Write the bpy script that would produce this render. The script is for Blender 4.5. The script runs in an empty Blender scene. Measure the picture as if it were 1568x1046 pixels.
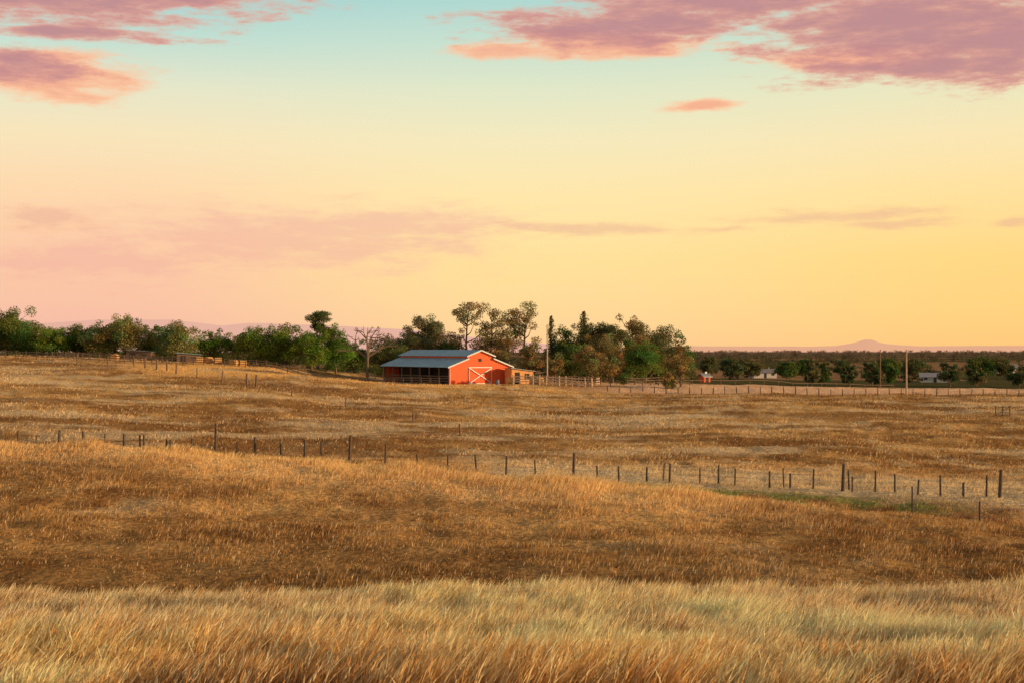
import bpy, math, random
import numpy as np
from mathutils import Vector, Matrix
F=2178.0; CX=784.0; HY=535.0
rng=np.random.default_rng(7)
S=bpy.context.scene
def lin(c):
    o=[]
    for v in c[:3]:
        v=v/255.0
        o.append(v/12.92 if v<=0.04045 else ((v+0.055)/1.055)**2.4)
    return (o[0],o[1],o[2],1.0)
# ---------------------------------------------------------------- noise
def _h(ix,iy,seed):
    n=(ix.astype(np.int64)*374761393+iy.astype(np.int64)*668265263+seed*1442695041)&0x7fffffff
    n=((n^(n>>13))*1274126177)&0x7fffffff
    n=n^(n>>16)
    return (n&0xffff)/65535.0
def vn(x,y,seed=0):
    x=np.asarray(x,float);y=np.asarray(y,float)
    xi=np.floor(x);yi=np.floor(y);fx=x-xi;fy=y-yi
    fx=fx*fx*(3-2*fx);fy=fy*fy*(3-2*fy)
    a=_h(xi,yi,seed);b=_h(xi+1,yi,seed);c=_h(xi,yi+1,seed);d=_h(xi+1,yi+1,seed)
    return (a*(1-fx)+b*fx)*(1-fy)+(c*(1-fx)+d*fx)*fy
def fbm(x,y,seed=0,o=4):
    s=0;a=1;t=0
    for i in range(o):
        s=s+a*vn(x*(2**i)+i*17.3,y*(2**i)-i*9.1,seed+i*31);t+=a;a*=0.55
    return s/t
def sst(a,b,x):
    t=np.clip((x-a)/(b-a),0,1);return t*t*(3-2*t)
# ---------------------------------------------------------------- terrain heights
def Y(d,y): return (d,-(y-HY)*d/F)
near=[(1,-1.8),(6,-2.4),(17,-4.2)]
far=[(1500,-11.5),(4000,-13),(30000,-45)]
cols={
 0:near+[Y(24,996),Y(30,950),(37,-7.7),Y(48,925),(70,-7.6),Y(90,676),(98,-7.9),Y(112,692),Y(145,640),Y(180,602),Y(225,567),Y(260,545),(310,-1.2),(420,-4),(800,-10)]+far,
 300:near+[Y(24,996),Y(30,949),(37,-7.7),Y(48,925),(69,-7.85),Y(88,690),(98,-8.1),Y(110,702),Y(145,648),Y(180,610),Y(225,578),Y(262,556),(310,-2.4),(420,-5),(800,-10)]+far,
 600:near+[Y(24,993),Y(30,944),(37,-7.7),Y(48,918),(66,-8.05),Y(84,718),(94,-8.5),Y(106,712),Y(145,657),Y(180,622),Y(225,596),Y(262,578),(310,-5.6),(420,-7),(800,-10.5)]+far,
 900:near+[Y(24,990),Y(30,940),(37,-7.65),Y(48,912),(63,-8.15),Y(80,743),(89,-8.9),Y(100,731),Y(140,672),Y(180,635),Y(220,608),Y(255,592),(310,-6.8),(420,-8.5),(800,-11)]+far,
 1200:near+[Y(24,990),Y(30,938),(37,-7.6),Y(48,908),(60,-8.15),Y(75,771),(84,-9.4),Y(94,748),Y(130,680),Y(175,633),Y(210,610),Y(242,599),(300,-8.0),(420,-11),(800,-11.5)]+far,
 1568:near+[Y(24,990),Y(30,938),(37,-7.6),Y(48,908),(56,-8.2),Y(66,808),(76,-9.8),Y(86,762),Y(125,690),Y(165,642),Y(200,616),Y(228,604),(300,-8.7),(420,-11.3),(800,-11.5)]+far,
}
pxs=sorted(cols)
th_k=[-180,-45]+[math.degrees(math.atan((p-CX)/F)) for p in pxs]+[45,180]
arr=[np.array(cols[p],float) for p in pxs]
avg=(arr[0]+arr[-1])/2
K=np.array([avg,arr[0]]+arr+[arr[-1],avg])
TH=np.concatenate([np.linspace(-180,-26,40)[:-1],np.linspace(-26,26,209),np.linspace(26,180,40)[1:]])
LR=np.linspace(0,math.log(30000),1500)
tab=np.zeros((len(TH),len(LR)))
KI=np.zeros((len(TH),K.shape[1],2))
for k in range(K.shape[1]):
    for c in range(2):
        v=np.interp(TH,th_k,K[:,k,c])
        kk=np.exp(-0.5*(np.arange(-12,13)/5.0)**2);kk/=kk.sum()
        KI[:,k,c]=np.convolve(np.pad(v,12,mode='edge'),kk,mode='valid')
kg=np.exp(-0.5*(np.arange(-14,15)/2.8)**2);kg/=kg.sum()
for i in range(len(TH)):
    v=np.interp(np.exp(LR),KI[i,:,0],KI[i,:,1])
    tab[i]=np.convolve(np.pad(v,14,mode='edge'),kg,mode='valid')
PAD=(-15.0,270.0,-6.35)
def H(x,y,noise=True):
    x=np.asarray(x,float);y=np.asarray(y,float)
    r=np.hypot(x,y);th=np.degrees(np.arctan2(x,y))
    d=np.clip(r*np.cos(np.radians(np.clip(th,-45,45))),1,29999)
    ti=np.interp(th,TH,np.arange(len(TH)));li=np.log(d)/LR[-1]*(len(LR)-1)
    t0=np.clip(np.floor(ti).astype(int),0,len(TH)-2);l0=np.clip(np.floor(li).astype(int),0,len(LR)-2)
    ft=ti-t0;fl=li-l0
    h=(tab[t0,l0]*(1-ft)+tab[t0+1,l0]*ft)*(1-fl)+(tab[t0,l0+1]*(1-ft)+tab[t0+1,l0+1]*ft)*fl
    nearm=sst(35,60,d);fm=(1-sst(280,400,d))
    h=h+(0.08+0.6*sst(40,75,d))*(fbm(x/11.0,y/14.0,5,3)-0.5)+(0.08+.32*nearm)*fm*(fbm(x/3.4,y/2.8,15,3)-0.5)+.2*nearm*fm*(fbm(x/1.1,y/.9,25,2)-.5)
    h=h+1.0*sst(115,150,d)*fm*(fbm(x/30.0,y/17.0,35,3)-0.5)
    h=h+1.2*sst(400,900,d)*(fbm(x/120,y/120,8,3)-0.5)
    q=np.hypot((x-PAD[0]),(y-PAD[1]))
    m=1-sst(17,32,q)
    return h*(1-m)+PAD[2]*m
def Hs(x,y): return float(H(np.array([x]),np.array([y]))[0])
def at(px,d): 
    x=(px-CX)/F*d
    return x,d,Hs(x,d)
dF=lambda px: np.interp(px,[0,300,600,900,1200,1568],[112,110,106,100,94,86])
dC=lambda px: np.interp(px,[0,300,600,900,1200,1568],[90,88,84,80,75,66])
# ground albedo (dry grass kinds by place, plus painted crest light, slope shade, haze)
GOLD=np.array([.66,.40,.15]);BROWN=np.array([.34,.175,.06]);PALE=np.array([.80,.61,.35]);GREEN=np.array([.20,.24,.06]);RED=np.array([.32,.13,.055]);ORG=np.array([.90,.53,.18])
def mixn(c,m,t): return c*(1-m[:,None])+t[None]*m[:,None]
def albedo(x,y):
    x=np.asarray(x,float);y=np.asarray(y,float);d=np.clip(y,1,None)
    px=CX+F*x/d
    n1=fbm(x/7.0,y/9.0,41,4);n2=fbm(x/1.7,y/2.2,61,3);n3=fbm(x/28.,y/24.,71,3)
    t=sst(.34,.62,0.4*n1+0.35*n2+0.25*n3)
    c=BROWN[None]*(1-t[:,None])+GOLD[None]*t[:,None]
    hill=sst(42,50,d)*(1-sst(95,105,d))
    c=mixn(c,(.6-.3*hill)*sst(.52,.68,0.6*fbm(x/6.,y/7.,91,4)+.4*n2),PALE)
    c=mixn(c,hill*sst(.47,.6,fbm(x/5.,y/2.2,171,3))*.4,np.array([.26,.12,.042]))  # dark streaks paint shade onto the second hill face
    f3=sst(105,125,d)*(1-sst(290,330,d))
    c=mixn(c,f3*sst(.45,.6,fbm(x/14.,y/5.,101,4))*.7,np.array([.28,.14,.05]))
    c=mixn(c,f3*(1-sst(135,165,d))*.4*(1-sst(700,1000,px)),np.array([.28,.14,.05]))  # hollow behind the crest painted darker, as shade against the bright crest
    c=mixn(c,f3*sst(.53,.66,fbm(x/16.,y/6.,131,4))*.65,PALE)
    q=(d-dF(px));qc=d-dC(px)
    c=mixn(c,sst(34,40,d)*(1-sst(50,68,d))*.62*(1-.4*sst(900,1300,px)),BROWN*.72)  # shade in the dip behind the near rise, painted as darker brown
    c=mixn(c,sst(-12,-3,qc)*(1-sst(3,6,qc))*(1-sst(1000,1300,px))*(.75+.25*sst(.35,.6,n1)),.6*ORG+.4*PALE)  # low sun catching the crest, painted in as a brighter grass colour
    c=mixn(c,sst(640,820,px)*sst(-5,-1,q)*(1-sst(7,15,q))*.9,PALE)
    c=mixn(c,sst(780,900,px)*(1-sst(1400,1520,px))*sst(-13,-10,q)*(1-sst(-4,-1,q))*sst(.3,.5,n2)*.9,GREEN)
    c=mixn(c,sst(1180,1320,px)*sst(-19,-15,q)*(1-sst(-9,-4,q))*.8*sst(.3,.5,n1),RED)
    c=mixn(c,sst(228,240,d)*(1-sst(305,330,d))*sst(820,1000,px)*.95,np.array([.88,.56,.33]))
    c=mixn(c,sst(222,236,d)*(1-sst(262,275,d))*sst(120,260,px)*(1-sst(830,900,px))*sst(.36,.5,n1)*.9,ORG)
    b=sst(320,390,d)
    fld=_h(np.floor(x/210+.2*np.sin(y/300)),np.floor(y/260),5)
    fc=np.where((fld<.45)[:,None],np.array([.10,.095,.04])[None],np.where((fld<.6)[:,None],np.array([.34,.20,.10])[None],np.array([.15,.115,.055])[None]))
    c=c*(1-b[:,None])+fc*b[:,None]
    c=mixn(c,.6*sst(1500,9000,d),np.array([.34,.23,.20]))  # distance haze mixed into the far ground colour
    return c
# ---------------------------------------------------------------- materials
def newmat(name):
    m=bpy.data.materials.new(name);m.use_nodes=True
    nt=m.node_tree;nt.nodes.clear()
    out=nt.nodes.new('ShaderNodeOutputMaterial')
    return m,nt,out
def attr_mat(name,transl=0.3,vary=0.0,scale=1.0,bump=0):
    m,nt,out=newmat(name)
    a=nt.nodes.new('ShaderNodeAttribute');a.attribute_name='Col'
    col=a.outputs['Color']
    d=nt.nodes.new('ShaderNodeBsdfDiffuse')
    if vary>0:
        tc=nt.nodes.new('ShaderNodeTexCoord');n=nt.nodes.new('ShaderNodeTexNoise');n.inputs['Scale'].default_value=scale;n.inputs['Detail'].default_value=5
        nt.links.new(tc.outputs['Object'],n.inputs['Vector'])
        mr=nt.nodes.new('ShaderNodeMapRange');mr.inputs['From Min'].default_value=.3;mr.inputs['From Max'].default_value=.7;mr.inputs['To Min'].default_value=1-vary;mr.inputs['To Max'].default_value=1+vary
        nt.links.new(n.outputs['Fac'],mr.inputs['Value'])
        vm=nt.nodes.new('ShaderNodeVectorMath');vm.operation='SCALE'
        nt.links.new(col,vm.inputs[0]);nt.links.new(mr.outputs[0],vm.inputs['Scale']);col=vm.outputs[0]
        if bump:
            bp=nt.nodes.new('ShaderNodeBump');bp.inputs['Strength'].default_value=bump;bp.inputs['Distance'].default_value=.15
            nt.links.new(n.outputs['Fac'],bp.inputs['Height']);nt.links.new(bp.outputs[0],d.inputs['Normal'])
    nt.links.new(col,d.inputs['Color'])
    if transl>0:
        t=nt.nodes.new('ShaderNodeBsdfTranslucent');nt.links.new(col,t.inputs['Color'])
        mx=nt.nodes.new('ShaderNodeMixShader');mx.inputs[0].default_value=transl
        nt.links.new(d.outputs[0],mx.inputs[1]);nt.links.new(t.outputs[0],mx.inputs[2]);nt.links.new(mx.outputs[0],out.inputs[0])
    else: nt.links.new(d.outputs[0],out.inputs[0])
    return m
def pmat(name,c1,c2=None,scale=4.0,rough=.8,metal=0.0,stretch=(1,1,1),bump=0.0,wave=None):
    m,nt,out=newmat(name)
    b=nt.nodes.new('ShaderNodeBsdfPrincipled');b.inputs['Roughness'].default_value=rough;b.inputs['Metallic'].default_value=metal
    nt.links.new(b.outputs[0],out.inputs[0])
    c2=c2 or tuple(v*.7 for v in c1)
    tc=nt.nodes.new('ShaderNodeTexCoord');mp=nt.nodes.new('ShaderNodeMapping');mp.inputs['Scale'].default_value=stretch
    nt.links.new(tc.outputs['Object'],mp.inputs[0])
    n=nt.nodes.new('ShaderNodeTexNoise');n.inputs['Scale'].default_value=scale;n.inputs['Detail'].default_value=5
    nt.links.new(mp.outputs[0],n.inputs['Vector'])
    r=nt.nodes.new('ShaderNodeValToRGB');r.color_ramp.elements[0].position=.35;r.color_ramp.elements[1].position=.65
    r.color_ramp.elements[0].color=(*c1[:3],1);r.color_ramp.elements[1].color=(*c2[:3],1)
    nt.links.new(n.outputs['Fac'],r.inputs[0]);nt.links.new(r.outputs[0],b.inputs['Base Color'])
    hsrc=n.outputs['Fac']
    if wave:
        w=nt.nodes.new('ShaderNodeTexWave');w.bands_direction=wave[0];w.inputs['Scale'].default_value=wave[1]
        nt.links.new(tc.outputs['Object'],w.inputs['Vector']);hsrc=w.outputs['Fac']
    if bump>0:
        bp=nt.nodes.new('ShaderNodeBump');bp.inputs['Strength'].default_value=bump;bp.inputs['Distance'].default_value=.05
        nt.links.new(hsrc,bp.inputs['Height']);nt.links.new(bp.outputs[0],b.inputs['Normal'])
    return m
M_ground=attr_mat('dry_grass_ground',0,.34,3.0,.9)
M_grass=attr_mat('dry_grass_blades',.4)
M_leaf=attr_mat('foliage',.4)
M_bark=pmat('bark',(.10,.065,.045),(.19,.13,.09),6,.9)
M_post=pmat('weathered_wood',(.06,.04,.03),(.13,.09,.065),8,.85)
M_rail=pmat('rail_wood',(.22,.13,.085),(.12,.08,.055),5,.85)
M_pale=pmat('pale_pole_wood',(.56,.40,.28),(.40,.28,.20),3,.8)
M_red=pmat('red_barn_siding',(.82,.135,.03),(.68,.095,.025),1.5,.7,0,(6,6,.6),.4,('X',3.0))
M_white=pmat('white_paint',(.80,.76,.72),(.68,.64,.60),5,.6)
M_roof=pmat('blue_metal_roof',(.24,.44,.54),(.33,.52,.60),.8,.5,.1,(1,1,1),.5,('Y',1.6))
M_dark=pmat('dark_interior',(.03,.02,.018),(.05,.035,.03),3,.9)
M_glass=pmat('window_glass',(.03,.035,.045),(.05,.055,.06),2,.15)
M_metal=pmat('galvanised_metal',(.45,.45,.46),(.35,.35,.37),3,.45,.5)
M_hay=pmat('straw_bale',(.70,.40,.13),(.5,.27,.09),12,.95,0,(1,1,5),.5)
M_wallw=pmat('white_stucco',(.55,.51,.49),(.45,.42,.40),2,.8)
M_tan=pmat('tan_siding',(.74,.36,.12),(.58,.27,.09),2,.8)
M_shin=pmat('grey_shingles',(.16,.15,.16),(.24,.23,.24),5,.8)
M_barrel=pmat('blue_plastic',(.10,.16,.28),(.10,.15,.27),2,.4)
def hillmat(name,c,e):
    m,nt,out=newmat(name)
    tc=nt.nodes.new('ShaderNodeTexCoord');n=nt.nodes.new('ShaderNodeTexNoise');n.inputs['Scale'].default_value=.002;n.inputs['Detail'].default_value=6
    nt.links.new(tc.outputs['Object'],n.inputs['Vector'])
    r=nt.nodes.new('ShaderNodeValToRGB');r.color_ramp.elements[0].color=(*[v*.85 for v in c],1);r.color_ramp.elements[1].color=(*[v*1.1 for v in c],1)
    nt.links.new(n.outputs['Fac'],r.inputs[0])
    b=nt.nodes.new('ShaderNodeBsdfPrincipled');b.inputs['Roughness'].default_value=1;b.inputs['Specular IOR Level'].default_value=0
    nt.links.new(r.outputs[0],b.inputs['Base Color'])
    b.inputs['Emission Color'].default_value=(*e,1);b.inputs['Emission Strength'].default_value=1.0  # emission stands in for airlight haze in front of the hills
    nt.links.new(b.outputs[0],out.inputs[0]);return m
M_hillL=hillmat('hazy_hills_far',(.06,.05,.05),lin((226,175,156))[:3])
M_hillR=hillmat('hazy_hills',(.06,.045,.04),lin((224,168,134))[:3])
# ---------------------------------------------------------------- mesh utils
def mkmesh(name,V,loops,sizes,mats,col=None,midx=None,smooth=False,parent=None):
    me=bpy.data.meshes.new(name)
    V=np.asarray(V,np.float32);loops=np.asarray(loops,np.int32);sizes=np.asarray(sizes,np.int32)
    me.vertices.add(len(V));me.vertices.foreach_set('co',V.ravel())
    me.loops.add(len(loops));me.loops.foreach_set('vertex_index',loops)
    st=np.concatenate([[0],np.cumsum(sizes)[:-1]]).astype(np.int32)
    me.polygons.add(len(sizes));me.polygons.foreach_set('loop_start',st)
    try: me.polygons.foreach_set('loop_total',sizes)
    except Exception: pass
    for m in mats: me.materials.append(m)
    if midx is not None: me.polygons.foreach_set('material_index',np.asarray(midx,np.int32))
    me.polygons.foreach_set('use_smooth',np.full(len(sizes),smooth))
    if col is not None:
        a=me.color_attributes.new('Col','FLOAT_COLOR','POINT')
        c4=np.ones((len(V),4),np.float32);c4[:,:3]=col;a.data.foreach_set('color',c4.ravel())
    me.update(calc_edges=True)
    o=bpy.data.objects.new(name,me);S.collection.objects.link(o)
    if parent: o.parent=parent
    return o
class MB:
    def __init__(s): s.v=[];s.f=[];s.m=[]
    def prism(s,pts,vec,m=0):
        n=len(pts);b=len(s.v);vec=Vector(vec)
        s.v+=[tuple(p) for p in pts]+[tuple(Vector(p)+vec) for p in pts]
        s.f.append([b+i for i in range(n)][::-1]);s.f.append([b+n+i for i in range(n)]);s.m+=[m,m]
        for i in range(n):
            j=(i+1)%n;s.f.append([b+i,b+j,b+n+j,b+n+i]);s.m.append(m)
    def box(s,x0,x1,y0,y1,z0,z1,m=0):
        s.prism([(x0,y0,z0),(x1,y0,z0),(x1,y1,z0),(x0,y1,z0)],(0,0,z1-z0),m)
    def beam(s,p0,p1,w,h,m=0):
        p0=Vector(p0);p1=Vector(p1);d=(p1-p0).normalized()
        up=Vector((0,0,1)) if abs(d.z)<.95 else Vector((0,1,0))
        a=d.cross(up).normalized()*(w/2);b=a.cross(d).normalized()*(h/2)
        s.prism([p0-a-b,p0+a-b,p0+a+b,p0-a+b],p1-p0,m)
    def tube(s,p0,p1,r0,r1,n=6,m=0,cap=True):
        p0=Vector(p0);p1=Vector(p1);d=(p1-p0).normalized()
        up=Vector((0,0,1)) if abs(d.z)<.95 else Vector((0,1,0))
        a=d.cross(up).normalized();b=a.cross(d).normalized();base=len(s.v)
        for p,r in((p0,r0),(p1,r1)):
            for i in range(n):
                t=2*math.pi*i/n;s.v.append(tuple(p+a*math.cos(t)*r+b*math.sin(t)*r))
        for i in range(n):
            j=(i+1)%n;s.f.append([base+i,base+j,base+n+j,base+n+i]);s.m.append(m)
        if cap: s.f.append([base+n+i for i in range(n)]);s.m.append(m);s.f.append([base+i for i in range(n)][::-1]);s.m.append(m)
    def obj(s,name,mats,parent=None):
        return mkmesh(name,s.v,[i for f in s.f for i in f],[len(f) for f in s.f],mats,midx=s.m,parent=parent)
def empty(name,loc,rz=0):
    e=bpy.data.objects.new(name,None);S.collection.objects.link(e);e.location=loc;e.rotation_euler=(0,0,rz);e.empty_display_size=.5;return e
# ---------------------------------------------------------------- ground sheet
thv=np.radians(np.concatenate([np.linspace(-180,-28,60)[:-1],np.linspace(-28,28,520),np.linspace(28,180,60)[1:-1]]))
rv=np.exp(np.linspace(math.log(1.2),math.log(30000),950))
T,R=np.meshgrid(thv,rv,indexing='ij');gx=(R*np.sin(T)).ravel();gy=(R*np.cos(T)).ravel()
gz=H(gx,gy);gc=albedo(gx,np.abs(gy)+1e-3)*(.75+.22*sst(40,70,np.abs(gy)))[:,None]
nT,nR=len(thv),len(rv)
i,j=np.meshgrid(np.arange(nT),np.arange(nR-1),indexing='ij');i=i.ravel();j=j.ravel();i2=(i+1)%nT
q=np.stack([i*nR+j,i*nR+j+1,i2*nR+j+1,i2*nR+j],1)[:,::-1]
V=np.stack([gx,gy,gz],1)
V=np.vstack([V,[[0,0,-1.8]]]);gc=np.vstack([gc,gc[:1]])
c=len(V)-1
ii=np.arange(nT);tri=np.stack([np.full(nT,c),((ii+1)%nT)*nR,ii*nR],1)
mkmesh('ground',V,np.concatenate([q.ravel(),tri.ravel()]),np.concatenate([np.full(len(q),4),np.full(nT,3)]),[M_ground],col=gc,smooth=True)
# ---------------------------------------------------------------- grass
def grass(name,n,d0,d1,umax,hh,ww,lean,levels,wf,headmul,palef,pn,cs,lsd=.8,floor=.15,clh=.6,hv=1.2):
    d=np.sqrt(rng.uniform(d0*d0,d1*d1,n));x=rng.uniform(-umax,umax,n)*d;y=d
    cl=fbm(x/cs,y/cs,201,3)
    px=CX+F*x/y;qc=y-dC(px);cr=np.exp(-(qc/6)**2)*(1-sst(1050,1350,px))
    keep=rng.random(n)<np.maximum(sst(.3,.62,cl)*(1-floor)+floor,cr)
    q=np.hypot(x-PAD[0],y-PAD[1]);keep&=(q>15)
    lane=sst(232,240,y)*sst(850,980,px);keep&=rng.random(n)>lane*.85
    x=x[keep];y=y[keep];cl=cl[keep];cr=cr[keep];n=len(x)
    z=H(x,y)-.02
    big=fbm(x/pn,y/pn*.8,211,3)
    h=hh*(.45+.75*rng.random(n))*(1-hv/2+hv*sst(.25,.75,big))*(1-clh/2+clh*cl)*(1+1.2*cr)
    w=ww*(.6+.8*rng.random(n))
    ph=rng.uniform(0,math.pi,n)
    wx=np.cos(ph)*w/2;wy=np.sin(ph)*w/2
    la=rng.normal(0,lsd,n);ll=lean*(.3+1.3*rng.random(n))*h
    lx=np.cos(la)*ll;ly=np.sin(la)*ll
    Vs=[]
    for t,f in zip(levels,wf):
        cx=x+lx*t*t;cy=y+ly*t*t;cz=z+h*t*(1-.12*lean*t)
        if f==0: Vs.append(np.stack([cx,cy,cz],1))
        else:
            Vs.append(np.stack([cx-wx*f,cy-wy*f,cz],1));Vs.append(np.stack([cx+wx*f,cy+wy*f,cz],1))
    V=np.stack(Vs,1);m=V.shape[1]
    nl=len(levels)-2
    pat=[]
    for k in range(nl): pat+= [2*k,2*k+1,2*k+3,2*k+2]
    pat+=[2*nl,2*nl+1,2*nl+2]
    loops=(np.arange(n)[:,None]*m+np.array(pat)[None]).ravel()
    sizes=np.tile(np.array([4]*nl+[3]),n)
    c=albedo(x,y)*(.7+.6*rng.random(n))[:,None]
    pal=(rng.random(n)<palef*(.45+.55*sst(16,25,y)))[:,None]  # fewer pale blades close up: shadow between the stems put into colour
    c=np.where(pal,c*.3+np.array([.86,.66,.41])[None]*.7,c)
    cm=np.repeat(np.array(headmul)[None],n,0)
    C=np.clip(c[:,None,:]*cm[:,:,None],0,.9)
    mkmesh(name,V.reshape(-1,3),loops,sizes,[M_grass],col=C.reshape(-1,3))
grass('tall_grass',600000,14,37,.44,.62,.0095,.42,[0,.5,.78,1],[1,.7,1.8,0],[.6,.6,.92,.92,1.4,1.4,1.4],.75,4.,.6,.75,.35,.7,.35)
grass('hillside_grass',330000,37,112,.43,.19,.032,.45,[0,.6,1],[1,.9,0],[.85,.85,1,1,1.15],.16,3.,1.1)
grass('field_grass',220000,105,290,.41,.20,.08,.45,[0,.6,1],[1,.9,0],[.9,.9,1,1,1.1],.18,6.,2.2)
# ---------------------------------------------------------------- hills
def hills(name,d,px0,px1,prof,mat,depth=2500,seed=1):
    n=160;V=[];L=[]
    pxx=np.linspace(px0,px1,n);top=np.interp(pxx,[p[0] for p in prof],[p[1] for p in prof])
    top=top+2.2*(fbm(pxx/40.,pxx*0,seed,4)-.5)
    us=(pxx-CX)/F
    rows=[(d-depth,0),(d-depth*.6,.35),(d-depth*.25,.75),(d,1),(d+depth*.5,.5),(d+depth,0)]
    for k,(dd,f) in enumerate(rows):
        x=us*dd;zt=(HY-top)/F*d
        z=-60+(zt+60)*f+ (0 if f in(0,1) else 1)*(fbm(pxx/14.,pxx*0+k,seed+k,3)-.5)*(zt+60)*.25
        V.append(np.stack([x,np.full(n,dd),z],1))
    V=np.concatenate(V)
    for k in range(len(rows)-1):
        for a in range(n-1): L+=[k*n+a,k*n+a+1,(k+1)*n+a+1,(k+1)*n+a]
    mkmesh(name,V,L,[4]*(len(L)//4),[mat],smooth=True)
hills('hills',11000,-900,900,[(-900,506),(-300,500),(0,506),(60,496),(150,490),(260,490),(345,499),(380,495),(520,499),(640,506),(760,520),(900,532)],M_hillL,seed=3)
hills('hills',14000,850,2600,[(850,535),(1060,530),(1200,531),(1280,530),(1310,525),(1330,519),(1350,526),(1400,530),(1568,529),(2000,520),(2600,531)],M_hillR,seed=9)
# ---------------------------------------------------------------- trees
def leafquads(P,size,r):
    n=len(P);a=r.normal(size=(n,3));a/=np.linalg.norm(a,axis=1)[:,None]
    b=r.normal(size=(n,3));b=np.cross(a,b);b/=np.linalg.norm(b,axis=1)[:,None]
    s=(size*(.6+.8*r.random(n)))[:,None]
    return np.stack([P-a*s*.5,P+b*s*.36,P+a*s*.5,P-b*s*.36],1)
def tree(name,px,d,ht,w,style='round',col=(.07,.10,.025),dens=1.0,seed=0,sink=0.1,leaf=.27):
    x0,y0,z0=at(px,d);r=np.random.default_rng(abs(seed+int(px*7)+int(d)));mb=MB();cl=[]
    if style=='round':
        tr=.15*ht
        for k in range(int(34*max(1,w/8))):
            v=r.normal(size=3);v/=np.linalg.norm(v);rad=r.random()**.45
            c=np.array([v[0]*w*.44*rad,v[1]*w*.44*rad,ht*(.54+ .36*v[2]*rad)])
            cl.append((c,w*.10*(.6+.9*r.random()),.8))
        for k in range(8):
            a=r.random()*6.28;c=np.array([math.cos(a)*w*.42*r.random(),math.sin(a)*w*.4*r.random(),ht*(.78+.2*r.random())]);cl.append((c,w*.065,1.1))
    elif style=='euc':
        tr=.4*ht
        for k in range(15):
            t=r.random();a=r.random()*6.28
            q=w*.46*(.35+.65*r.random())
            c=np.array([math.cos(a)*q,math.sin(a)*q,ht*(.40+.54*t)]);cl.append((c,w*.115*(.6+.8*r.random()),.8))
        cl.append((np.array([0.1*w,0,ht*.93]),w*.15,.7))
    elif style=='cypress':
        tr=.1*ht
        for k in range(34):
            t=k/33;q=w*.25*(1-t)**.6
            a=r.random()*6.28;c=np.array([math.cos(a)*q,math.sin(a)*q,ht*(.08+.86*t)]);cl.append((c,w*.30*(1.1-t)**.6*(.7+.6*r.random()),1.2))
    elif style=='pine':
        tr=.4*ht
        for k in range(26):
            t=r.random();a=r.random()*6.28;q=w*.5*(1.0-.6*t)*r.random()**.6
            c=np.array([math.cos(a)*q,math.sin(a)*q,ht*(.45+.5*t)]);cl.append((c,w*.17,.5))
    elif style=='bush':
        tr=.1*ht
        for k in range(24):
            v=r.normal(size=3);v/=np.linalg.norm(v);rad=r.random()**.5
            c=np.array([v[0]*w*.38*rad,v[1]*w*.38*rad,ht*(.46+.42*v[2]*rad)]);cl.append((c,w*.12*(.7+.6*r.random()),.9))
    R0=max(.10,ht*.026);lean=r.normal(0,.03,2)*ht
    top=np.array([lean[0],lean[1],ht*(.85 if style!='bush' else .5)])
    pts=[np.array([0,0,-.3])]+[top*t+np.array([r.normal(0,.012)*ht,r.normal(0,.012)*ht,0]) for t in (.25,.5,.75,1)]
    for k in range(4): mb.tube(pts[k],pts[k+1],R0*(1-k*.22),R0*(1-(k+1)*.22)*1.0,7,0,False)
    def trunk_at(z):
        t=min(max(z/top[2],0),1)*3.999;k=int(t);return pts[k]*(1-(t-k))+pts[k+1]*(t-k)
    for c,rad,fl in cl:
        zb=max(tr*.8,c[2]-.55*math.hypot(c[0],c[1])-.08*ht);p0=trunk_at(min(zb,top[2]))
        mid=(p0+c)/2+np.array([0,0,-.04*ht]);rr=R0*.35
        mb.tube(p0,mid,rr,rr*.6,5,0,False);mb.tube(mid,c,rr*.6,rr*.2,5,0,False)
    if style=='bare':
        def rec(p,dr,L,rad,dep):
            q=p+dr*L;mb.tube(p,q,rad,max(.035,rad*.6),5,0,False)
            if dep==0:return
            for _ in range(3):
                n=dr+r.normal(0,.55,3);n[2]=n[2]*.7+.12;n/=np.linalg.norm(n);rec(q,n,L*.68,max(.045,rad*.55),dep-1)
        rec(np.array([0,0,ht*.3]),np.array([.1,0,1.]),ht*.24,R0*1.2,4)
        for s in(-1,1): rec(np.array([0,0,ht*.4]),np.array([s*.8,.1,.5]),ht*.22,R0*.9,3)
    Vw=np.array(mb.v);Lw=[i for f in mb.f for i in f];Sw=[len(f) for f in mb.f]
    Vl=[];Cl=[]
    for c,rad,fl in cl:
        n=int(dens*150*max(.5,(rad/.8)**2*(.3/leaf)**2*.9))
        v=r.normal(size=(n,3));v/=np.linalg.norm(v,axis=1)[:,None]
        P=c+v*(rad*(.3+1.0*r.random(n)**.6))[:,None]*np.array([1.15,1.15,fl])
        q=leafquads(P,leaf,r);Vl.append(q.reshape(-1,3))
        b=(.6+.8*r.random())*np.array(col)*np.array([1+.25*r.normal(),1,1]).clip(.6,1.5)
        Cl.append(np.repeat((b[None]*(.6+.8*r.random((n,1)))),4,0))
    nb=len(Vw);cw=np.full((nb,3),.1)
    if Vl:
        Vl=np.concatenate(Vl);Cl=np.concatenate(Cl)
        Vw=np.vstack([Vw,Vl]);cw=np.vstack([cw,Cl]);Lw=np.concatenate([Lw,nb+np.arange(len(Vl))]);ns=len(Sw);nq=len(Vl)//4
        mi=[0]*ns+[1]*nq;Sw=Sw+[4]*nq
    else: mi=[0]*len(Sw)
    o=mkmesh(name,Vw,Lw,Sw,[M_bark,M_leaf],col=np.clip(cw,0.005,.6),midx=mi)
    o.location=(x0,y0,z0-sink);return o
G1=(.17,.25,.04);G2=(.12,.175,.045);G3=(.25,.26,.09);G4=(.15,.15,.06);OL=(.29,.225,.09)
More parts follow.
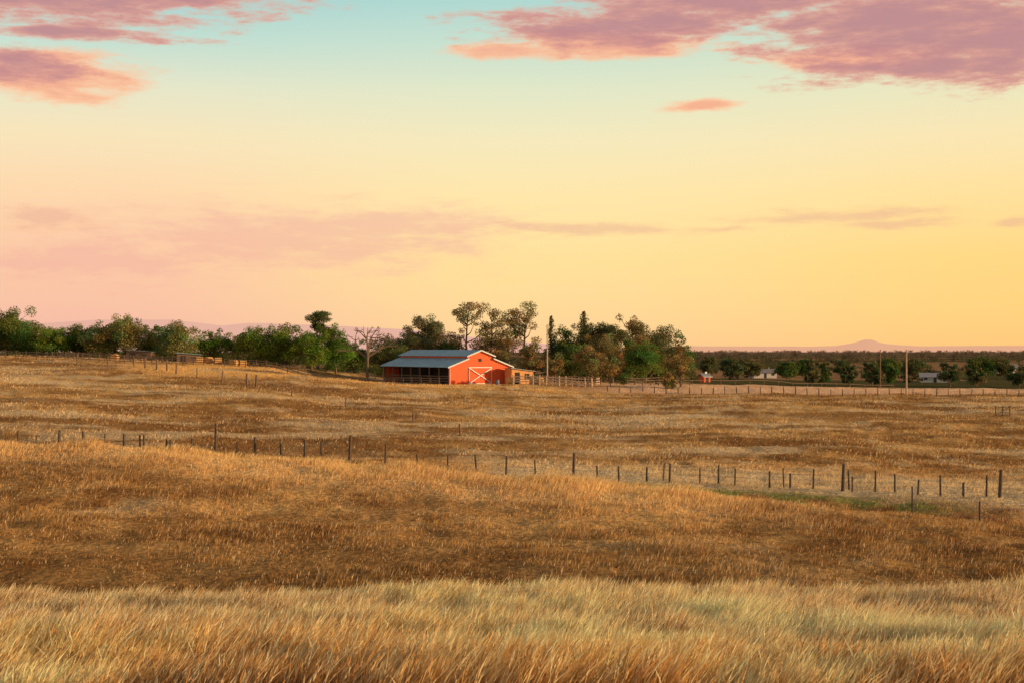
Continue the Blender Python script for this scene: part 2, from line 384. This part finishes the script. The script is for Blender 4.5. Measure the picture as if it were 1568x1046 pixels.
L=[ # name,px,d,top_px,width_px,style,colour
 ('oak_tree',-60,300,480,90,'round',G2),('oak_tree',12,292,474,95,'round',G2),('orchard_tree',52,300,498,62,'round',G1),('orchard_tree',85,285,503,54,'round',G1),
 ('orchard_tree',122,290,498,62,'round',G1),('orchard_tree',158,285,493,62,'round',G3),('orchard_tree',192,285,484,76,'round',G3),('orchard_tree',232,290,500,50,'round',G2),
 ('orchard_tree',272,283,493,66,'round',G3),('orchard_tree',322,290,505,56,'round',G1),('orchard_tree',358,300,510,50,'round',G3),('orchard_tree',398,290,500,66,'round',G1),
 ('orchard_tree',440,290,496,70,'round',G1),('pine_tree',487,310,474,42,'pine',G4),('orchard_tree',478,285,505,58,'round',G1),('orchard_tree',515,290,496,62,'round',G1),
 ('dead_tree',562,272,486,50,'bare',G1),('olive_tree',542,300,520,46,'round',G1),('olive_tree',595,300,514,62,'round',G3),('oak_tree',630,305,497,56,'round',OL),
 ('oak_tree',655,310,484,78,'round',(.25,.24,.12)),('olive_tree',690,305,514,52,'round',G2),
 ('eucalyptus_tree',718,300,461,54,'euc',OL),('eucalyptus_tree',752,295,472,54,'euc',OL),('eucalyptus_tree',780,300,486,50,'euc',OL),('eucalyptus_tree',803,298,460,58,'euc',OL),
 ('olive_tree',762,292,508,60,'round',OL),('olive_tree',815,285,526,42,'round',OL),('cypress_tree',844,300,479,20,'cypress',G4),('conifer_tree',894,308,472,34,'cypress',G4),
 ('oak_tree',868,305,500,68,'round',G2),('oak_tree',905,300,496,66,'round',G4),('oak_tree',937,300,486,66,'round',G4),('oak_tree',968,305,482,66,'round',OL),
 ('oak_tree',1005,310,500,74,'round',G4),('oak_tree',1037,312,511,50,'round',G2),('oak_tree',988,285,522,66,'round',(.13,.20,.045)),('pepper_tree',1042,250,530,48,'round',OL),
 ('pepper_tree',935,252,542,42,'round',OL),('pepper_tree',850,272,533,32,'bush',OL),('pepper_tree',900,275,530,52,'round',OL),('shrub',1025,248,566,26,'bush',OL),('shrub',955,268,545,36,'bush',G2),('olive_tree',875,285,520,60,'round',G2),('olive_tree',925,290,512,60,'round',OL),
]
for k,(nm,px,d,tp,w,st,c) in enumerate(L):
    x,y,z=at(px,d);zt=-(tp-HY)*d/F
    tree(nm,px,d,max(2,zt-z),w*d/F*1.1,st,c,seed=k*13)
for k,(px,d,tp,w) in enumerate([(1243,420,551,26),(1262,430,555,22),(1300,410,560,26),(1335,430,553,30),(1365,440,560,24),(1455,420,557,34),(1495,430,563,30),(1205,520,554,34),(1120,480,549,40),(1085,470,546,30),(1500,560,547,44),(1560,420,561,34),(1400,560,551,38),(1600,430,556,36),(1345,390,566,20),(1150,520,551,34),(1230,560,550,34),(1290,560,550,34),(1530,560,548,40),(1360,600,549,40)]):
    x,y,z=at(px,d);tree('oak_tree',px,d,max(2,-(tp-HY)*d/F-z),w*d/F*1.1,'round',[G4,G2,(.12,.14,.06)][k%3],seed=500+k,leaf=.5)
def belt(name,items,leaf,col,seed):
    r=np.random.default_rng(seed);Vl=[];Cl=[]
    for (x,y,h,w) in items:
        z=Hs(x,y);n=int(240)
        v=r.normal(size=(n,3));v/=np.linalg.norm(v,axis=1)[:,None]
        nc=8;cc=np.stack([r.uniform(-.4,.4,nc)*w,r.uniform(-.35,.35,nc)*w,h*r.uniform(.15,.8,nc)],1);k=r.integers(0,nc,n)
        P=cc[k]+v*(r.random(n)**.5)[:,None]*np.array([w*.2,w*.2,h*.24])+np.array([x,y,z])
        sc=max(leaf,h*.11)
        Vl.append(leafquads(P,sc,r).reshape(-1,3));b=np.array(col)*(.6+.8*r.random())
        hz=min(1,max(0,(y-500)/3600));b=b*(1-hz)+np.array([.30,.20,.17])*hz  # distance haze mixed into the leaf colour
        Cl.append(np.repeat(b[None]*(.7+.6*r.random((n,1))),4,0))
    Vl=np.concatenate(Vl);Cl=np.concatenate(Cl)
    return mkmesh(name,Vl,np.arange(len(Vl)),[4]*(len(Vl)//4),[M_leaf],col=Cl)
it=[]
for k in range(140):
    d=rng.uniform(292,345);px=rng.uniform(-120,700);it.append(((px-CX)/F*d,d,rng.uniform(2.0,4.4),rng.uniform(3,6)))
for k in range(40):
    d=rng.uniform(300,330);px=rng.uniform(830,1060);it.append(((px-CX)/F*d,d,rng.uniform(2.5,5),rng.uniform(3,6)))
belt('hedge_row',it,.34,(.12,.155,.045),3)
it=[]
for dd,n,hh in((520,20,3.2),(700,34,4.5),(900,60,6),(1250,100,7.5),(1700,150,9),(2400,210,10),(3400,260,11)):
    for k in range(n):
        d=dd*rng.uniform(.9,1.1);px=rng.uniform(1040,1900);it.append(((px-CX)/F*d,d,hh*rng.uniform(.5,1.2),hh*rng.uniform(1,2.2)))
    for k in range(n//3):
        d=dd*rng.uniform(.93,1.07);px=rng.uniform(-500,980);it.append(((px-CX)/F*d,d,hh*rng.uniform(.5,1.0),hh*rng.uniform(1,2)))
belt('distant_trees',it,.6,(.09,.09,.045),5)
# ---------------------------------------------------------------- barn
barn=empty('red_barn',(-5.9,262,PAD[2]),math.radians(35))
W=6.7;Mw=2.7;E=3.3;Lb=24;sl=.35;zl=E+(W-Mw)*sl;zm=zl+.55;zr=zm+Mw*sl
b=MB();th=.15
b.prism([(-W,0,-.3),(W,0,-.3),(W,0,E),(Mw,0,zl),(Mw,0,zm),(0,0,zr),(-Mw,0,zm),(-Mw,0,zl),(-W,0,E)],(0,th,0),0)
b.prism([(-W,Lb-th,-.3),(W,Lb-th,-.3),(W,Lb-th,E),(Mw,Lb-th,zl),(Mw,Lb-th,zm),(0,Lb-th,zr),(-Mw,Lb-th,zm),(-Mw,Lb-th,zl),(-W,Lb-th,E)],(0,th,0),0)
b.box(W-th,W,th,Lb-th,-.3,E-.06,0)
b.obj('walls',[M_red],barn)
b=MB();b.box(-3.2,-3.05,th+.01,Lb-th-.01,-.3,zl-.25,0);b.box(-Mw,-Mw+.1,th+.01,Lb-th-.01,zl-.1,zm-.02,1);b.box(Mw-.1,Mw,th+.01,Lb-th-.01,zl-.1,zm-.02,1)
b.box(-W+.05,-3.3,Lb*.45,Lb*.45+.1,-.3,E-.3,0)
b.obj('stall_walls',[M_dark,M_red],barn)
b=MB();o=.5
def slab(x0,z0,x1,z1,t=.08):
    b.prism([(x0,-o,z0),(x1,-o,z1),(x1,-o,z1+t),(x0,-o,z0+t)],(0,Lb+2*o,0),0)
slab(-W-.6,E-.6*sl+.02,-Mw-.003,zl+.02);slab(Mw+.003,zl+.02,W+.6,E-.6*sl+.02)
slab(-Mw-.45,zm-.45*sl+.02,0,zr+.02);slab(0.002,zr+.02,Mw+.45,zm-.45*sl+.02)
b.obj('roof',[M_roof],barn)
b=MB();y=-.03
def tr(p,q,w=.2,yy=-.05): b.beam((p[0],yy,p[1]),(q[0],yy,q[1]),.06,w,0)
for s in(-1,1):
    tr((s*(W+.6),E-.6*sl-.07),(s*Mw,zl-.07),.13,-o-.04);tr((s*(Mw+.45),zm-.45*sl-.07),(s*0,zr-.07),.13,-o-.04)
    tr((s*(W-.1),0),(s*(W-.1),E-.2),.12)
x0,x1=-2.5,2.5
for p,q in(((x0,.1),(x0,3.0)),((x1,.1),(x1,3.0)),((x0-.09,3.06),(x1+.09,3.06)),((x0-.09,.1),(x1+.09,.1))): tr(p,q,.15,-.12)
tr((x0+.1,.2),(x1-.1,2.92),.16,-.19);tr((x0+.1,2.92),(x1-.1,.2),.16,-.26)
b.obj('trim',[M_white],barn)
b=MB();b.box(-2.45,-.02,-.08,-.003,0,3.0,0);b.box(.02,2.45,-.08,-.003,0,3.0,0);b.obj('doors',[M_red],barn)
b=MB();b.box(-.35,.35,-.03,-.003,4.1,4.7,0);b.obj('loft_vent',[M_dark],barn)
b=MB()
for k in range(8):
    yy=.3+k*(Lb-.6)/7;b.box(-W,-W+.18,yy-.09,yy+.09,-.3,E-.1,0)
for zz in(.5,1.0,1.4): b.box(-W+.03,-W+.08,.25,Lb-.25,zz,zz+.14,0)
b.box(-W-.02,-W+.2,0.2,Lb-.2,E-.24,E-.1,0)
b.obj('posts_and_rails',[M_rail],barn)
def shed(name,px,d,w,dp,h1,h2,wall,roof,rz):
    x,y,z=at(px,d);sh=empty(name,(x,y,z),math.radians(rz));w/=2
    b=MB();b.prism([(-w,0,-.3),(w,0,-.3),(w,0,h1),(-w,0,h2)],(0,.1,0),0);b.prism([(-w,dp-.1,-.3),(w,dp-.1,-.3),(w,dp-.1,h1),(-w,dp-.1,h2)],(0,.1,0),0);b.box(w-.1,w,.1,dp-.1,-.3,h1-.05,0);b.box(-w,-w+.1,.1,dp-.1,-.3,h2-.1,0);b.obj('walls',[wall],sh)
    k=(h2-h1)/(2*w);b=MB();b.prism([(-w-.3,-.4,h2+.08+.3*k),(w+.3,-.4,h1+.05-.3*k),(w+.3,-.4,h1+.12-.3*k),(-w-.3,-.4,h2+.15+.3*k)],(0,dp+.8,0),0);b.obj('roof',[roof],sh)
    b=MB();b.box(-w*.7,-w*.25,-.03,-.003,0,min(h1,h2)-.15,0);b.box(w*.2,w*.65,-.03,-.003,.8,min(h1,h2)-.4,0);b.obj('door_and_window',[M_dark],sh)
shed('tool_shed',800,262,4.4,3,2.3,2.8,M_tan,M_metal,25)
shed('lean_to_shed',212,279,5,3,1.5,1.8,M_rail,M_shin,-6)
shed('lean_to_shed',289,276,4.5,3,1.5,1.8,M_rail,M_roof,12)
# ---------------------------------------------------------------- houses
def house(name,px,d,w,dep,hw,rise,wall,roof,rz):
    x,y,z=at(px,d);e=empty(name,(x,y,z),math.radians(rz))
    b=MB();b.box(-w/2,w/2,0,dep,-.5,hw,0)
    for s in(-1,1): b.prism([(s*w/2,0.02,hw+.003),(s*w/2,dep-.02,hw+.003),(s*w/2,dep/2,hw+rise-.02)],(-s*.15,0,0),0)
    b.obj('walls',[wall],e)
    b=MB();o=.5;k=rise/(dep/2)
    b.prism([(-w/2-o,-o,hw-o*k+.03),(-w/2-o,dep/2,hw+rise+.03),(-w/2-o,dep/2,hw+rise+.15),(-w/2-o,-o,hw-o*k+.15)],(w+2*o,0,0),0)
    b.prism([(-w/2-o,dep+o,hw-o*k+.03),(-w/2-o,dep/2+.003,hw+rise+.03),(-w/2-o,dep/2+.003,hw+rise+.15),(-w/2-o,dep+o,hw-o*k+.15)],(w+2*o,0,0),0)
    b.box(w*.25,w*.25+.6,dep/2+.5,dep/2+1.1,hw+.3,hw+rise+.7,0)
    b.obj('roof',[roof],e)
    b=MB();n=max(1,int(w//3))
    for i in range(n):
        cx=-w/2+(i+.5)*w/n
        if i==n//2: b.box(cx-.5,cx+.5,-.04,-.003,0,min(2.1,hw-.1),0)
        else: b.box(cx-.6,cx+.6,-.04,-.003,1.0,2.0,0)
    b.obj('windows_and_door',[M_glass],e)
house('white_house',1172,540,9,6,2.1,1.2,M_wallw,M_shin,8)
house('white_house',1432,490,9.5,6,2.0,1.2,M_wallw,M_metal,-12)
house('farmhouse',1545,700,12,8,2.6,1.8,M_wallw,M_shin,10)
house('red_shed',1083,440,2.3,3,1.9,.7,M_red,M_metal,25)
house('farmhouse',705,318,7,7,3.2,1.5,M_wallw,M_shin,-20)
def bale(px,d,rz):
    x,y,z=at(px,d);b=MB();n=16
    b.tube((-.6,0,.62),(.6,0,.62),.65,.65,n,0);
    for t in(-.35,0,.35): b.tube((t-.02,0,.62),(t+.02,0,.62),.67,.67,n,0)
    o=b.obj('straw_bale',[M_hay]);o.location=(x,y,z);o.rotation_euler=(0,0,math.radians(rz))
for px,d,rz in((306,266,10),(320,267,60),(334,266,20),(358,265,70),(372,266,20),(176,266,80),(818,258,20),(826,260,30),(781,256,20)): bale(px,d,rz)
x,y,z=at(762,250);b=MB();b.tube((0,0,0),(0,0,.45),.28,.32,14);b.tube((0,0,.45),(0,0,.9),.32,.28,14);b.tube((0,0,.88),(0,0,.93),.3,.3,14);o=b.obj('water_barrel',[M_barrel]);o.location=(x,y,z)
# ---------------------------------------------------------------- fences
def fence(name,posts,rails=(),rw=.1,wires=(),pr=.06,mat=M_post,mat2=M_post,seed=0):
    r=random.Random(seed);b=MB();prev=None
    for px,d,h in posts:
        x,y,z=at(px,d);t=(r.gauss(0,.035)*h,r.gauss(0,.035)*h);h=h*r.uniform(.92,1.06);R=pr*(1.5 if h>1.7 else r.uniform(.8,1.1))
        b.tube((x,y,z-.2),(x+t[0],y+t[1],z+h),R*1.1,R*.9,7,0)
        cur=(x,y,z,t,h)
        if prev:
            for f in rails: b.beam((prev[0],prev[1]-.06,prev[2]+f),(x,y-.06,z+f),.04,rw,1)
            for f in wires: b.tube((prev[0],prev[1],prev[2]+f),(x,y,z+f),.007,.007,3,1,False)
        prev=cur
    b.obj(name,[mat,mat2])
tall={330:2.7,535:2.2,878:1.9,1290:1.8,1530:1.8}
ps=[-120,-60,0,28,55,90,128,160,190,215,222,255,262,295,330,363,390,430,467,492,535,590,640,685,730,775,820,878,915,948,990,1025,1072,1100,1125,1178,1210,1245,1290,1305,1340,1370,1405,1440,1475,1510,1530,1570,1620,1680]
fence('wire_fence',[(p,float(dF(p)),tall.get(p,(1.6 if p<600 else 1.15)+.2*math.sin(p))) for p in ps],wires=(.3,.6,.9),pr=.075,mat2=M_metal,seed=1)
fence('wire_fence',[(p,float(dF(p))+.8,1.3) for p in (1015,1100,1200)]+[(1300,93,1.2)],wires=(.5,.9),pr=.06,mat2=M_metal,seed=2)
fence('wire_fence',[(1397,74,1.7),(1500,71,1.4),(1620,68,1.4)],wires=(.5,.9,1.2),pr=.05,mat2=M_metal,seed=3)
fence('pasture_fence',[(80,254,1.5),(118,248,1.9),(165,245,1.7),(205,243,1.8),(222,241,1.8),(240,238,1.8),(256,235,1.8),(270,232,1.8),(302,224,1.6),(340,216,1.6),(378,208,1.8),(392,205,1.9),(447,193,1.7),(530,178,1.5),(633,160,1.2),(705,138,1.2)],wires=(.4,.8,1.1),pr=.1,mat=M_rail,mat2=M_metal,seed=4)
fence('rail_fence',[(-40+i*16,262,1.5) for i in range(34)],rails=(.45,.85,1.2),rw=.12,pr=.09,mat=M_post,mat2=M_post,seed=5)
fence('corral_fence',[(100+i*13,257-.2*i,1.5) for i in range(9)],rails=(.5,.95,1.35),rw=.12,pr=.09,mat=M_rail,mat2=M_rail,seed=15)
fence('rail_fence',[(505+i*14,261-i*.9,1.4) for i in range(13)],rails=(.5,.9,1.25),rw=.12,pr=.09,mat=M_post,mat2=M_rail,seed=6)
fence('corral_fence',[(786+i*10,252-.2*i,1.7) for i in range(13)]+[(918,262,1.6),(915,270,1.6)],rails=(.5,.95,1.4),pr=.10,rw=.16,mat=M_pale,mat2=M_pale,seed=7)
fence('corral_fence',[(960+i*12,262+.5*i,1.5) for i in range(9)],rails=(.5,.95,1.4),pr=.09,rw=.12,mat=M_post,mat2=M_rail,seed=12)
fence('corral_fence',[(830+i*10,262,1.7) for i in range(10)],rails=(.6,1.1,1.5),pr=.09,rw=.12,mat=M_rail,mat2=M_rail,seed=14)
fence('pasture_fence',[(930+i*18,238-i*.6,1.2) for i in range(40)],wires=(.4,.75,1.05),pr=.08,mat=M_rail,mat2=M_metal,seed=8)
fence('rail_fence',[(950+i*22,300+i*2,1.2) for i in range(20)],rails=(1.0,),pr=.08,mat=M_rail,mat2=M_rail,seed=11)
b=MB();x,y,z=at(1524,172);x2,y2,z2=at(1546,172)
for f in(.15,.5,.85,1.2): b.beam((x,y,z+f),(x2,y2,z+f),.05,.06,0)
for t in(0,.5,1): b.beam((x+(x2-x)*t,y-.04,z-.2),(x+(x2-x)*t,y-.04,z+1.3),.09,.09,0)
b.beam((x,y+.05,z+.15),(x2,y+.05,z+1.2),.04,.05,0);b.obj('farm_gate',[M_post])
def pole(px,d,h,arm=True,mat=M_pale,rz=0):
    x,y,z=at(px,d);b=MB();b.tube((0,0,-.4),(0,0,h),.15,.1,10,0)
    if arm:
        b.beam((-1.1,-.13,h-.5),(1.1,-.13,h-.5),.1,.12,0)
        for t in(-1,-.4,.4,1): b.tube((t,-.13,h-.44),(t,-.13,h-.24),.05,.04,6,1)
        b.beam((-.7,-.1,h-.55),(0,-.1,h-1.2),.04,.04,0);b.beam((.7,-.1,h-.55),(0,-.1,h-1.2),.04,.04,0)
    o=b.obj('utility_pole',[mat,M_metal]);o.location=(x,y,z);o.rotation_euler=(0,0,math.radians(rz))
pole(1388,226,7.4,True,rz=80);pole(1348,300,8.2,False,M_rail);pole(838,268,11,True,rz=70);pole(1320,520,8.5,True,M_post);pole(1205,640,9,True,M_post);pole(1065,500,8,True,M_post);pole(1480,600,9,True,M_post)
# ---------------------------------------------------------------- light
AZ=math.radians(-16);EL=math.radians(10)
sd=Vector((math.cos(AZ)*math.cos(EL),math.sin(AZ)*math.cos(EL),math.sin(EL)))
sl_=bpy.data.lights.new('sun','SUN');sl_.energy=5;sl_.angle=math.radians(.6);sl_.color=(1,.66,.35)
so=bpy.data.objects.new('sun',sl_);S.collection.objects.link(so);so.rotation_euler=(-sd).to_track_quat('-Z','Y').to_euler();so.location=(60,-10,40)
# ---------------------------------------------------------------- sky
w=bpy.data.worlds.new('World');S.world=w;w.use_nodes=True;nt=w.node_tree;nt.nodes.clear()
N=nt.nodes.new;Lk=nt.links.new
def math_(op,a,b=None,c=None):
    n=N('ShaderNodeMath');n.operation=op
    for k,v in enumerate((a,b,c)):
        if v is None: continue
        if isinstance(v,(int,float)): n.inputs[k].default_value=v
        else: Lk(v,n.inputs[k])
    return n.outputs[0]
def smooth(v,a,b):
    n=N('ShaderNodeMapRange');n.interpolation_type='SMOOTHSTEP';n.inputs['From Min'].default_value=a;n.inputs['From Max'].default_value=b;Lk(v,n.inputs['Value']);return n.outputs[0]
def mixc(f,a,b):
    n=N('ShaderNodeMix');n.data_type='RGBA'
    if isinstance(f,(int,float)): n.inputs[0].default_value=f
    else: Lk(f,n.inputs[0])
    for v,s in((a,n.inputs[6]),(b,n.inputs[7])):
        if isinstance(v,tuple): s.default_value=v
        else: Lk(v,s)
    return n.outputs[2]
tc=N('ShaderNodeTexCoord');sp=N('ShaderNodeSeparateXYZ');Lk(tc.outputs['Generated'],sp.inputs[0])
X,Yy,Z=sp.outputs
A=math_('ARCTAN2',X,Yy)
EE=math_('MAXIMUM',Z,0.0)
def ramp(stops):
    mr=math_('POWER',EE,.6)
    r=N('ShaderNodeValToRGB');Lk(mr,r.inputs[0]);cr=r.color_ramp
    pts=[]
    for y,c in stops:
        e=max(0,(HY-y)/F) if y>-1 else -y/1000.0
        pts.append((e**.6,lin(c)))
    cr.elements[0].position=pts[0][0];cr.elements[0].color=pts[0][1]
    cr.elements[1].position=pts[-1][0];cr.elements[1].color=pts[-1][1]
    for p,c in pts[1:-1]:
        e=cr.elements.new(p);e.color=c
    return r.outputs[0]
Z1=[(-330,(146,160,164)),(-500,(132,125,126)),(-1000,(114,103,104))]
rC=ramp([(535,(251,200,146)),(480,(254,213,150)),(400,(255,222,152)),(300,(253,228,168)),(220,(244,231,186)),(150,(226,230,197)),(80,(200,223,205)),(0,(166,212,208))]+Z1)
rL=ramp([(535,(236,178,162)),(480,(246,190,164)),(400,(249,199,163)),(300,(252,214,171)),(220,(246,226,184)),(150,(228,228,199)),(80,(190,220,208)),(0,(156,205,206))]+Z1)
rR=ramp([(535,(254,196,122)),(480,(255,208,126)),(400,(255,214,130)),(300,(254,223,156)),(220,(248,228,178)),(150,(232,229,190)),(80,(210,224,198)),(0,(186,212,200))]+Z1)
base=mixc(smooth(A,-.30,.0),rL,rC);base=mixc(smooth(A,.02,.36),base,rR)
cv=N('ShaderNodeCombineXYZ');Lk(A,cv.inputs[0]);Lk(Z,cv.inputs[1])
def noise(vec,scale,sx,sy,det=6,off=0,rough=.55):
    mp=N('ShaderNodeMapping');mp.inputs['Scale'].default_value=(sx,sy,1);mp.inputs['Location'].default_value=(off,off*.7,off);Lk(vec,mp.inputs[0])
    n=N('ShaderNodeTexNoise');n.inputs['Scale'].default_value=scale;n.inputs['Detail'].default_value=det;n.inputs['Roughness'].default_value=rough;Lk(mp.outputs[0],n.inputs['Vector']);return n
nw=noise(cv.outputs[0],1.0,9,30,3,3.1)
vs=N('ShaderNodeVectorMath');vs.operation='SUBTRACT';Lk(nw.outputs['Color'],vs.inputs[0]);vs.inputs[1].default_value=(.5,.5,.5)
vm=N('ShaderNodeVectorMath');vm.operation='MULTIPLY';Lk(vs.outputs[0],vm.inputs[0]);vm.inputs[1].default_value=(.05,.013,0)
va=N('ShaderNodeVectorMath');va.operation='ADD';Lk(cv.outputs[0],va.inputs[0]);Lk(vm.outputs[0],va.inputs[1]);WV=va.outputs[0]
def blobs(lst):
    out=None
    for px,py,rx,ry in lst:
        a0=math.atan((px-CX)/F);e0=(HY-py)/F*math.cos(a0)
        s=N('ShaderNodeVectorMath');s.operation='SUBTRACT';Lk(WV,s.inputs[0]);s.inputs[1].default_value=(a0,e0,0)
        m=N('ShaderNodeVectorMath');m.operation='MULTIPLY';Lk(s.outputs[0],m.inputs[0]);m.inputs[1].default_value=(F/rx,F/ry,0)
        l=N('ShaderNodeVectorMath');l.operation='LENGTH';Lk(m.outputs[0],l.inputs[0])
        v=math_('SUBTRACT',1.0,l.outputs['Value'])
        out=v if out is None else math_('MAXIMUM',out,v)
    return math_('MAXIMUM',out,-2.0)
fine=noise(cv.outputs[0],1.0,26,110,7,1.7,.66).outputs['Fac']
fc0=math_('SUBTRACT',fine,.5)
def layer(base,lst,edge,core,a0,a1,op,c0=.2,c1=.8,amp=2.2):
    D=math_('ADD',blobs(lst),math_('MULTIPLY',fc0,amp))
    al=math_('MULTIPLY',smooth(D,a0,a1),op)
    return mixc(al,base,mixc(smooth(D,c0,c1),edge,core))
soft=layer(base,[(440,365,400,70),(150,400,280,60),(600,345,280,36)],lin((248,192,162)),lin((240,178,160)),-.15,.9,.6)
soft=layer(soft,[(70,338,110,22),(1250,332,220,15),(900,352,210,16),(1090,350,120,10),(1555,341,40,11),(1370,345,130,9)],lin((248,188,142)),lin((230,170,146)),-.05,.9,.48)
soft=layer(soft,[(1072,167,62,10),(780,88,110,16),(70,122,155,36),(940,78,200,26),(1300,96,160,20),(95,98,90,18)],lin((253,192,150)),lin((245,168,134)),-.15,.5,.88,amp=2.0)
soft=layer(soft,[(60,8,300,58),(260,5,210,34),(30,105,120,30),(120,62,190,14),(950,52,250,38),(1150,12,300,50),(1400,42,310,78),(1500,98,300,38),(1640,60,320,80)],lin((232,164,142)),lin((190,134,138)),-.1,.5,.95,0,.9,amp=2.2)
hs=mixc(smooth(Z,-.02,0.0),lin((150,110,90)),soft)
sky=N('ShaderNodeTexSky');sky.sky_type='NISHITA';sky.sun_disc=False;sky.sun_elevation=EL;sky.sun_rotation=math.radians(90)-AZ
b1=N('ShaderNodeBackground');Lk(sky.outputs[0],b1.inputs[0]);b1.inputs[1].default_value=.05
b2=N('ShaderNodeBackground');Lk(hs,b2.inputs[0]);b2.inputs[1].default_value=1.10
ad=N('ShaderNodeMixShader');ad.inputs[0].default_value=.92;Lk(b1.outputs[0],ad.inputs[1]);Lk(b2.outputs[0],ad.inputs[2])
wo=N('ShaderNodeOutputWorld');Lk(ad.outputs[0],wo.inputs[0])
# ---------------------------------------------------------------- camera
cd=bpy.data.cameras.new('camera');cd.lens=50;cd.sensor_width=36;cd.clip_end=60000;cd.clip_start=.1
co=bpy.data.objects.new('camera',cd);S.collection.objects.link(co);co.location=(0,0,0);co.rotation_euler=(math.radians(90)+math.atan(12/F),0,0)
S.camera=co
S.view_settings.view_transform='Standard';S.view_settings.look='None';S.view_settings.exposure=0
